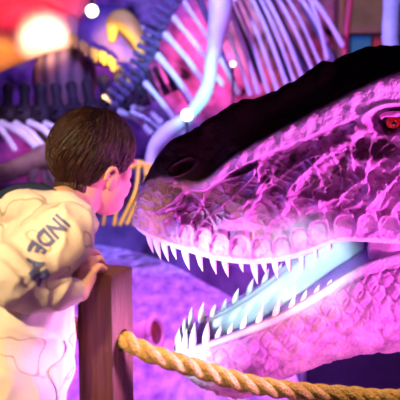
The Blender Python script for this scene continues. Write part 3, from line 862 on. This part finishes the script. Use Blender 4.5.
# hair: cap plus locks combed down from the crown
def hair_r(dv):
    """skull radius in a direction (head axes)"""
    return 1.0 / math.sqrt((dv.x / 0.069) ** 2 + (dv.y / 0.085) ** 2 + (dv.z / 0.080) ** 2)
def hair_low(az):
    """lowest elevation of hair; az 0 = face, 90 = side, 180 = nape"""
    a = abs(az)
    k = [(0, 10), (28, 2), (46, -16), (66, -26), (80, -12), (96, -16), (114, -46), (150, -62), (180, -65)]
    for (a0, e0), (a1, e1) in zip(k, k[1:]):
        if a <= a1: return e0 + (e1 - e0) * sm(a0, a1, a)
    return -54
bm = bmesh.new(); rows = []
NA, NE = 144, 44
def hair_pt(az, el, extra=0.0):
    dv = V((math.sin(R(az)) * math.cos(R(el)), math.cos(R(az)) * math.cos(R(el)), math.sin(R(el))))
    low = hair_low(az if az <= 180 else az - 360)
    f = (90 - el) / (90 - low)
    th = 0.0115 * (1 - 0.55 * sm(0.55, 1.0, f)) + 0.0022 * noise.noise(V((az * 0.10 + f * 3, f * 2.2, 4)))
    return HP(0, -0.004, 0.020) + HROT @ (dv * (hair_r(dv) + th + extra))
for i in range(NE + 1):
    r_ = []
    for j in range(NA):
        az = 360 * j / NA; a2 = az if az <= 180 else az - 360
        low = hair_low(a2) + 3 * noise.noise(V((math.sin(R(az)) * 3, math.cos(R(az)) * 7, 2)))
        el = 89 - (89 - low) * i / NE
        r_.append(bm.verts.new(hair_pt(az, el)))
    rows.append(r_)
inner = []
for j in range(NA):
    az = 360 * j / NA; a2 = az if az <= 180 else az - 360
    inner.append(bm.verts.new(hair_pt(az, hair_low(a2) + 2, -0.014)))
rows.append(inner)
ellipsoid(bm, HP(-0.003, -0.042, -0.050), 0.043, 0.029, 0.036, HROT, 32)
for a, b in zip(rows, rows[1:]):
    for k in range(NA): bm.faces.new((a[k], b[k], b[(k + 1) % NA], a[(k + 1) % NA]))
bm.faces.new(rows[0]); bm.faces.new(rows[-1][::-1])
for q in range(160):
    r0 = random.uniform(-0.042, 0.036); u_ = random.uniform(-0.05, -0.03)
    bk = -0.043 - 0.0285 * math.sqrt(max(0, 1 - (r0 / 0.052) ** 2))
    tube(bm, [HP(r0, bk + 0.004, u_), HP(r0 * 0.96, bk - 0.001, u_ - 0.02), HP(r0 * 0.9, bk + 0.010, u_ - 0.040 - random.uniform(0, 0.01))], [0.001, 0.0014, 0.0004], 4, False)
rng = random.Random(3)
for q in range(1500):
    az = rng.uniform(0, 360); a2 = az if az <= 180 else az - 360
    low = hair_low(a2); e0 = rng.uniform(low + 8, 86); e1 = max(low - rng.uniform(0, 7), e0 - rng.uniform(18, 40))
    sw = rng.uniform(-6, 6) + 16 * (1 if az < 180 else -1); wdt = rng.uniform(0.0008, 0.0017); pts = []
    for k in range(5):
        f = k / 4; pts.append(hair_pt((az + sw * f) % 360, e0 + (e1 - e0) * f, -0.001 + 0.0032 * math.sin(f * 2.6) + rng.uniform(0, 0.0006)))
    tube(bm, pts, [wdt * 0.7, wdt, wdt, wdt * 0.7, wdt * 0.25], 4, False)
bmesh.ops.recalc_face_normals(bm, faces=bm.faces)
ho = obj('hair', bm, M['hair'], BOY); ho['label'] = 'short straight brown hair'

# hoodie
bm = bmesh.new()
for s in (-1, 1):
    o_ = br * 0.055 * s
    chain(bm, [uch + o_ * 0.8 + V((0, 0, 0.0)), chest + o_, P(0, 400, 1.43) + o_, pelvis + o_ + V((0, 0, 0.02))], [0.074, 0.096, 0.098, 0.104], 24)
chain(bm, [uch, nbase + V((0, 0, -0.012))], [0.08, 0.058], 20)
chain(bm, [uch + br * 0.03, sh_r + V((0, 0, -0.006)), sh_r.lerp(el_r, 0.5), el_r + V((0, 0, 0.004)), el_r.lerp(wr_r, 0.40) + V((0, 0, -0.004)), el_r.lerp(wr_r, 0.74) + V((0, 0, -0.004)), wr_r + (el_r - wr_r) * 0.10], [0.075, 0.062, 0.055, 0.048, 0.042, 0.034, 0.024], 24)
chain(bm, [uch - br * 0.03, sh_l, sh_l.lerp(el_l, 0.5), el_l, el_l.lerp(wr_l, 0.5), wr_l], [0.075, 0.062, 0.056, 0.050, 0.044, 0.030], 22)
# hood bunched behind the neck, collar round the side
chain(bm, [P(60, 200, 1.40), P(74, 203, 1.395), P(86, 215, 1.395), P(92, 230, 1.405)], [0.018, 0.014, 0.013, 0.014], 14)
chain(bm, [P(66, 206, 1.425), P(48, 203, 1.405), P(24, 206, 1.41), P(2, 213, 1.45)], [0.018, 0.026, 0.030, 0.030], 16)
hm = fuse(bm, 0.0045, 8)
def seg_t(p, a, b):
    ab = b - a; t = max(0, min(1, (p - a).dot(ab) / ab.length_squared)); return t, (p - (a + ab * t)).length
hm_n = [v.normal.copy() for v in hm.vertices]
elb_ax = (sh_r - wr_r).normalized()
for v_, nn in zip(hm.vertices, hm_n):
    p = v_.co
    t1, d1 = seg_t(p, sh_r, el_r); t2, d2 = seg_t(p, el_r, wr_r)
    d = 0.010 * noise.noise(p * 11) + 0.005 * (max(0, ridged(p * 17)) ** 2 - 0.3)
    if min(d1, d2) < 0.085:
        if d1 < d2: # folds around the upper arm
            d += 0.0055 * math.sin(t1 * 26 + 3 * noise.noise(p * 9)) * sm(0.45, 1, t1)
        else:
            d += 0.0022 * math.sin(t2 * 24 + 5 * noise.noise(p * 10)) * (0.5 + 0.5 * sm(0.3, 1, t2)) * (1 - sm(0.93, 1, t2))
    else:
        s_ = p.dot(br); d += 0.007 * math.sin(s_ * 75 + 4 * noise.noise(p * 5)) * sm(0.95, 0.75, p.z)
    v_.co = p + nn * d
hd = place('hoodie', hm, M['hoodie'], BOY)
bm = bmesh.new()
chain(bm, [P(62, 201, 1.44), P(42, 195, 1.455), P(20, 196, 1.47), P(-6, 206, 1.50)], [0.014, 0.022, 0.024, 0.024], 16)
chain(bm, [P(56, 199, 1.46), P(34, 193.5, 1.485), P(14, 196, 1.50)], [0.012, 0.018, 0.020], 14)
hl = place('hood_lining', fuse(bm, 0.004, 6), M['navy'], BOY); hl['label'] = 'navy hood lining behind the neck'
# pocket edge piping on the side
dg = bpy.context.evaluated_depsgraph_get(); dg.update()
hwm = hm.copy(); hwm.transform(EMPTY_INV[BOY.name].inverted())
tb = bmesh.new(); tb.from_mesh(hwm); BV = BVHTree.FromBMesh(tb); tb.free()
def on_hoodie(px, py, off=0.0016):
    d = (P(px, py, 1) - CAM).normalized()
    h, nn, i_, ds = BV.ray_cast(CAM, d)
    return (h + nn * off) if h is not None else None
pts = [on_hoodie(*q, 0.002) for q in [(64, 341), (66, 347), (64, 355), (58, 362), (51, 368), (48.5, 374), (52, 381), (56, 390), (57, 400)]]
pts = spline([p for p in pts if p], 5)
if len(pts) > 3:
    bm = bmesh.new(); tube(bm, pts, 0.0022, 8); obj('pocket_piping', bm, M['strip'], BOY)

# lettering printed down the sleeve
fc = bpy.data.curves.new('letters', 'FONT'); fc.body = 'INDE AR'; fc.size = 1.0; fc.offset = 0.035; fc.space_character = 1.0
fo = bpy.data.objects.new('letters', fc); COL.objects.link(fo)
dg = bpy.context.evaluated_depsgraph_get(); dg.update()
tm = bpy.data.meshes.new_from_object(fo.evaluated_get(dg)); bpy.data.objects.remove(fo)
bm = bmesh.new(); bm.from_mesh(tm)
bmesh.ops.triangulate(bm, faces=bm.faces)
for _ in range(4):
    es = [e for e in bm.edges if e.calc_length() > 0.09]
    if es:
        bmesh.ops.subdivide_edges(bm, edges=es, cuts=1); bmesh.ops.triangulate(bm, faces=bm.faces)
xs = [v.co.x for v in bm.verts]; x0, x1 = min(xs), max(xs)
LP = spline([V((64, 220, 0)), V((54, 231, 0)), V((43, 241, 0)), V((36, 253, 0)), V((37, 268, 0)), V((46, 282, 0))], 12)
acc = [0.0]
for a, b in zip(LP, LP[1:]): acc.append(acc[-1] + (b - a).length)
# the anchor line is laid once over the sleeve; its points are then fixed to the cloth
for v_ in bm.verts:
    s_ = (v_.co.x - x0) / (x1 - x0) * acc[-1]
    k = max(i for i, a in enumerate(acc) if a <= s_ + 1e-6); k = min(k, len(LP) - 2)
    f = (s_ - acc[k]) / max(1e-6, acc[k + 1] - acc[k]); c = LP[k].lerp(LP[k + 1], f)
    k0, k1 = max(0, k - 5), min(len(LP) - 1, k + 6)
    d = (LP[k1] - LP[k0]).normalized(); upd = V((d.y, -d.x, 0))
    q = c + upd * ((v_.co.y - 0.36) * 24)
    p = on_hoodie(q.x, q.y, 0.0018)
    v_.co = p if p is not None else P(q.x, q.y, 1.28)
lo_ = obj('sleeve_lettering', bm, M['ink'], BOY); lo_['label'] = 'dark blue capital letters down the sleeve'

# trousers and shoes (below the frame)
bm = bmesh.new()
for s in (-1, 1):
    hipp = pelvis + br * 0.062 * s; ft = V((foot_c.x, foot_c.y, 0)) + br * 0.07 * s
    chain(bm, [hipp, hipp.lerp(ft, 0.48) + bf * 0.012, V((ft.x, ft.y, 0.10)) - bf * 0.01], [0.086, 0.066, 0.052], 18)
place('trousers', fuse(bm, 0.006, 6), M['denim'], BOY)
for s in (-1, 1):
    ft = V((foot_c.x, foot_c.y, 0)) + br * 0.07 * s
    bm = bmesh.new(); chain(bm, [V((ft.x, ft.y, 0.046)) - bf * 0.025, V((ft.x, ft.y, 0.040)) + bf * 0.05, V((ft.x, ft.y, 0.036)) + bf * 0.115], [0.044, 0.040, 0.034], 16)
    for v_ in bm.verts: v_.co.z = max(0.0, v_.co.z)
    obj('shoe', bm, M['shoe'], BOY)

# ------------------------------------------------------------------ skeletons on the display behind
def bone(bm, pts, r, flare=1.5, seg=12):
    sp = spline([V(p) for p in pts], 8); n = len(sp)
    rr = [r * (1 + (flare - 1) * (math.exp(-(i / n / 0.09) ** 2) + math.exp(-((1 - i / (n - 1)) / 0.09) ** 2))) for i in range(n)]
    tube(bm, sp, rr, seg)
def vertebra(bm, c, d, size, spine):
    """drum, neural spine and side processes; d = direction of the backbone"""
    d = d.normalized(); upw = (V((0, 0, 1)) - d * d.z).normalized(); sd = d.cross(upw)
    cyl(bm, c - d * size * 0.42, c + d * size * 0.42, size * 0.56, size * 0.56, 14)
    tube(bm, [c + upw * size * 0.3, c + upw * (size * 0.4 + spine * 0.5), c + upw * (size * 0.4 + spine)], [size * 0.34, size * 0.28, size * 0.36], 10)
    for s in (-1, 1): tube(bm, [c, c + sd * s * size * 0.9 + upw * size * 0.25], [size * 0.18, size * 0.14], 8)

base_y = 6.5
SK = thing('dinosaur_skeleton', 'tall pale-boned dinosaur skeleton with long slanting ribs, lit blue behind the roaring head', 'skeleton', (0.2, 6.7, 0.27))
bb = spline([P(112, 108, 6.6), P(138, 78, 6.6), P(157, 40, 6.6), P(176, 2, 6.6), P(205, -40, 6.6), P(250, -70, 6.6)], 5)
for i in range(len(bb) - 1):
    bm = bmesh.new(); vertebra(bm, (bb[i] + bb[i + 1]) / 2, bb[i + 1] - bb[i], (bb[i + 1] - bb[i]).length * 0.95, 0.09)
    obj('vertebra', bm, M['shadebone'], SK)
ribs = [((132, 112), (158, 128), 2.2), ((146, 84), (182, 132), 3.4), ((158, 56), (196, 108), 4.2), ((166, 35), (210, 92), 3.8), ((174, 18), (222, 84), 3.2),
        ((184, 2), (238, 92), 3.0), ((208, -12), (250, 94), 2.6), ((219, -14), (258, 92), 3.0), ((228, -16), (268, 92), 2.6), ((234, -18), (278, 92), 2.6), ((243, -20), (288, 89), 3.0),
        ((252, -18), (296, 86), 2.4), ((258, -18), (304, 82), 2.8), ((268, -18), (314, 74), 2.6), ((284, -20), (326, 40), 3.0), ((296, -20), (342, 44), 3.4), ((302, -20), (327, 58), 2.6), ((276, -20), (320, 64), 2.2)]
for i, (a, b, r) in enumerate(ribs):
    dd = 6.45 + 0.05 * (i % 3)
    A, B = P(*a, dd + 0.1), P(*b, dd + 0.15); mid = (A + B) / 2 + V((0.01, -0.06, 0.015))
    bm = bmesh.new(); bone(bm, [A, mid, B], r * dd / F * 0.80, 1.3, 12); obj('rib', bm, M['bone'], SK)
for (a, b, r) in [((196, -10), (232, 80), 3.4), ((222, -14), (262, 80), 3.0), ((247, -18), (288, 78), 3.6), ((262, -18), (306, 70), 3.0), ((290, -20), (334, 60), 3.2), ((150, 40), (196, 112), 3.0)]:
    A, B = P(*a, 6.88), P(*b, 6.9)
    bm = bmesh.new(); bone(bm, [A, (A + B) / 2 + V((0, 0.05, 0.015)), B], r * 6.9 / F, 1.2, 10); o_ = obj('rib', bm, M['shadebone'], SK); o_['label'] = 'far-side rib in shade-dark bone colour'  # far ribs take the shaded bone colour
bm = bmesh.new()
bp_ = spline([P(221, -12, 6.1), P(219, 20, 6.1), P(213, 55, 6.1), P(206, 90, 6.1), P(190, 114, 6.1), P(165, 135, 6.1), P(152, 156, 6.1), P(150, 190, 6.1)], 8)
br_ = spline_f([0.15, 0.125, 0.088, 0.080, 0.085, 0.105, 0.075, 0.06], 8)
tube(bm, bp_, br_, 18, True, 0.7)
for v_ in bm.verts: v_.co += v_.normal * 0.012 * noise.noise(v_.co * 6)
so = obj('shoulder_blade', bm, M['bone'], SK); so['label'] = 'broad pale curved shoulder blade'
bm = bmesh.new(); bone(bm, [P(394, -10, 6.3), P(391, 30, 6.3), P(392, 90, 6.3), V((1.58, 6.3, 0.27))], 0.075, 1.4, 16); obj('leg_bone', bm, M['bone'], SK)
bm = bmesh.new(); bone(bm, [P(152, 186, 6.1), P(160, 215, 6.2), V((-0.3, 6.3, 0.27))], 0.05, 1.4, 12); obj('arm_bone', bm, M['bone'], SK)
bm = bmesh.new(); tube(bm, [P(352, -15, 6.8), P(345, 40, 6.8), V((1.30, 6.8, 0.27))], 0.032, 10); obj('support_pole', bm, M['redpole'], SK)

SK2 = thing('dinosaur_skeleton', 'dark-boned dinosaur skeleton, its knobbly spine level behind the boy\'s head', 'skeleton', (-1.6, 7.4, 0.27))  # the spine's darkness is shade painted in as bone colour
bb = spline([P(-40, 112, 7.6), P(0, 113, 7.6), P(50, 114, 7.6), P(100, 108, 7.6), P(150, 96, 7.6), P(178, 84, 7.6)], 3)
for i in range(len(bb) - 1):
    bm = bmesh.new(); vertebra(bm, (bb[i] + bb[i + 1]) / 2, bb[i + 1] - bb[i], (bb[i + 1] - bb[i]).length * 1.0, 0.19)
    obj('vertebra', bm, M['deepshadebone'], SK2)
for (a, b, r) in [((-12, 118), (14, 148), 3), ((2, 124), (36, 146), 4), ((16, 124), (44, 148), 3.4), ((30, 123), (56, 142), 3.4), ((46, 124), (66, 140), 3), ((120, 112), (150, 132), 3), ((134, 108), (160, 122), 3)]:
    A, B = P(*a, 7.3), P(*b, 7.2); bm = bmesh.new(); bone(bm, [A, (A + B) / 2 + V((0.02, -0.05, 0.03)), B], r * 7.2 / F, 1.2, 12); o_ = obj('rib', bm, M['bone'], SK2); o_['label'] = 'pale rib'
bm = bmesh.new(); bone(bm, [P(-30, 185, 7.1), P(8, 172, 7.1), P(45, 156, 7.1)], 0.095, 1.3, 14); obj('thigh_bone', bm, M['brownbone'], SK2)
bm = bmesh.new(); bone(bm, [P(40, 158, 7.1), P(32, 185, 7.1), V((-1.5, 7.2, 0.27))], 0.045, 1.4, 12); obj('shin_bone', bm, M['brownbone'], SK2)
bm = bmesh.new(); bone(bm, [P(44, 156, 7.15), P(55, 182, 7.15), V((-1.22, 7.25, 0.27))], 0.04, 1.4, 12); obj('shin_bone', bm, M['brownbone'], SK2)

SK3 = thing('small_skeleton', 'low cage of yellow curved ribs on the kerb beside the boy\'s face', 'skeleton', P(120, 226, 5.9))
for (a, m_, b) in [((150, 168), (142, 190), (127, 223)), ((139, 164), (135, 192), (120, 224)), ((131, 166), (121, 188), (114, 224)), ((160, 172), (150, 196), (141, 224)), ((121, 172), (108, 196), (103, 224)), ((145, 166), (147, 194), (134, 224))]:
    bm = bmesh.new(); bone(bm, [P(*a, 5.95), P(*m_, 5.8), P(*b, 5.9)], 0.014, 1.2, 10); obj('rib', bm, M['yellowbone'], SK3)
bm = bmesh.new(); tube(bm, [P(116, 172, 5.97), P(138, 163, 5.97), P(162, 170, 5.97)], 0.03, 10); obj('backbone', bm, M['yellowbone'], SK3)

# ------------------------------------------------------------------ the crested beast at upper left
BE = thing('horned_dinosaur', 'pale horned dinosaur lit red and white, upper left behind the dark spine', 'dinosaur', (-1.7, 8.4, 0.27))
bm = bmesh.new()
chain(bm, [P(-50, 70, 8.38), P(-8, 48, 8.24), P(30, 30, 8.09), P(62, 30, 8.09)], [0.23, 0.28, 0.30, 0.22], 24)
chain(bm, [P(-40, 5, 8.52), P(20, -2, 8.45), P(75, 8, 8.38)], [0.37, 0.37, 0.26], 24)
place('body', fuse(bm, 0.02, 6), M['beast'], BE)
bm = bmesh.new(); ellipsoid(bm, P(65, 80, 8.45), 0.37, 0.34, 0.43, None, 32)
for x_ in (48, 80): chain(bm, [P(x_, 100, 8.45), P(x_ + 2, 170, 8.45), V((P(x_, 170, 8.45).x, 8.45, 0.28))], [0.17, 0.11, 0.12], 16)
o_ = place('leg', fuse(bm, 0.02, 5), M['striped'], BE); o_['label'] = 'brown striped foreleg'
bm = bmesh.new()
ellipsoid(bm, P(108, 36, 8.16), 0.37, 0.31, 0.34, None, 28)
chain(bm, [P(108, 40, 8.09), P(128, 60, 8.02), P(142, 78, 7.98)], [0.24, 0.17, 0.09], 20)
place('head', fuse(bm, 0.016, 5), M['beastpurple'], BE)
for i in range(13):
    f = i / 12; q = spline([P(72, 40, 7.84), P(92, 54, 7.75), P(110, 62, 7.75), P(128, 84, 7.81)], 6)
    c = q[int(f * (len(q) - 1))]
    bm = bmesh.new(); tube(bm, [c + V((0, 0, 0.04)), c + V((0.005, -0.01, -0.03 - 0.02 * (i % 2)))], [0.036, 0.022], 8); obj('tooth', bm, M['amber'], BE)
bm = bmesh.new()
hp_ = spline([P(112, 38, 7.81), P(114, 22, 7.75), P(124, 20, 7.72), P(136, 36, 7.70), P(143, 60, 7.72)], 8)
tube(bm, hp_, spline_f([0.04, 0.085, 0.105, 0.085, 0.017], 8), 14); o_ = obj('horn', bm, M['amber'], BE); o_['label'] = 'curved amber horn'
for (x_, y_) in [(135, 30), (142, 28), (149, 33), (154, 42)]:
    bm = bmesh.new(); ellipsoid(bm, P(x_, y_, 7.74), 0.034, 0.034, 0.034, None, 12); obj('spike', bm, M['tooth'], BE)

# ------------------------------------------------------------------ lamps, shelf and boxes far behind
def lamp(px, py, d, r, m, label, end=0.27):
    c = P(px, py, d); t = thing('spotlight', label, 'lamp', c + V((0, 0.02, 0)))
    dr = (CAM - c).normalized()
    bm = bmesh.new(); cyl(bm, c - dr * r * 2.2, c, r * 0.8, r * 1.1, 20); obj('lamp_housing', bm, M['housing'], t)
    bm = bmesh.new(); ellipsoid(bm, c, r, r * 0.9, r, None, 18); obj('lens', bm, m, t)
    bm = bmesh.new(); cyl(bm, c - dr * r * 1.2, V((c.x, c.y + r, end)), 0.010, 0.010, 8); obj('stand', bm, M['housing'], t)
lamp(187, 115, 5.85, 0.045, M['lampwhite'], 'bright white lamp in front of the slanting ribs, left of the pale shoulder blade')
lamp(92, 11, 5.3, 0.045, M['lampyellow'], 'yellowish lamp above the violet head at the top of the hall', 4.2)
lamp(233, 64, 6.3, 0.022, M['lampwhite'], 'small white lamp just right of the pale shoulder blade')
SH = thing('shelf_unit', 'brown wooden shelf unit at the far right behind the crown of the roaring head', 'shelf', (2.2, 9.6, 0))
a = P(335, 66, 9.6); b = P(410, 66, 9.6)
for nm, z in [('shelf', a.z), ('shelf', P(0, 34, 9.6).z), ('shelf', P(0, 110, 9.6).z)]:
    bm = bmesh.new(); box(bm, V(((a.x + b.x) / 2, 9.6, z)), b.x - a.x, 0.4, 0.05); obj(nm, bm, M['shelf'], SH, False)
bm = bmesh.new(); box(bm, V(((a.x + b.x) / 2, 9.82, 1.6)), b.x - a.x, 0.03, 3.2); obj('back_panel', bm, M['olive'], SH, False)
for x_ in (a.x, b.x): bm = bmesh.new(); box(bm, V((x_, 9.6, 1.6)), 0.05, 0.42, 3.2); obj('side_panel', bm, M['shelf'], SH, False)
for (xa, xb, m_, lb) in [(347, 366, 'teal', 'left teal box on the far shelf beside a red box'), (368, 377, 'redbox', 'red box between the two teal boxes on the far shelf'), (378, 388, 'teal', 'narrower teal box right of the red box on the far shelf')]:
    p0, p1 = P(xa, 0, 9.6).x, P(xb, 0, 9.6).x; z0 = a.z + 0.025; hh = P(0, 38, 9.6).z - z0
    bm = bmesh.new(); box(bm, V(((p0 + p1) / 2, 9.6, z0 + hh / 2)), p1 - p0, 0.25, hh, None, 0.01); tag(obj('storage_box', bm, M[m_], None, False), lb, 'box', 'boxes on the far shelf')
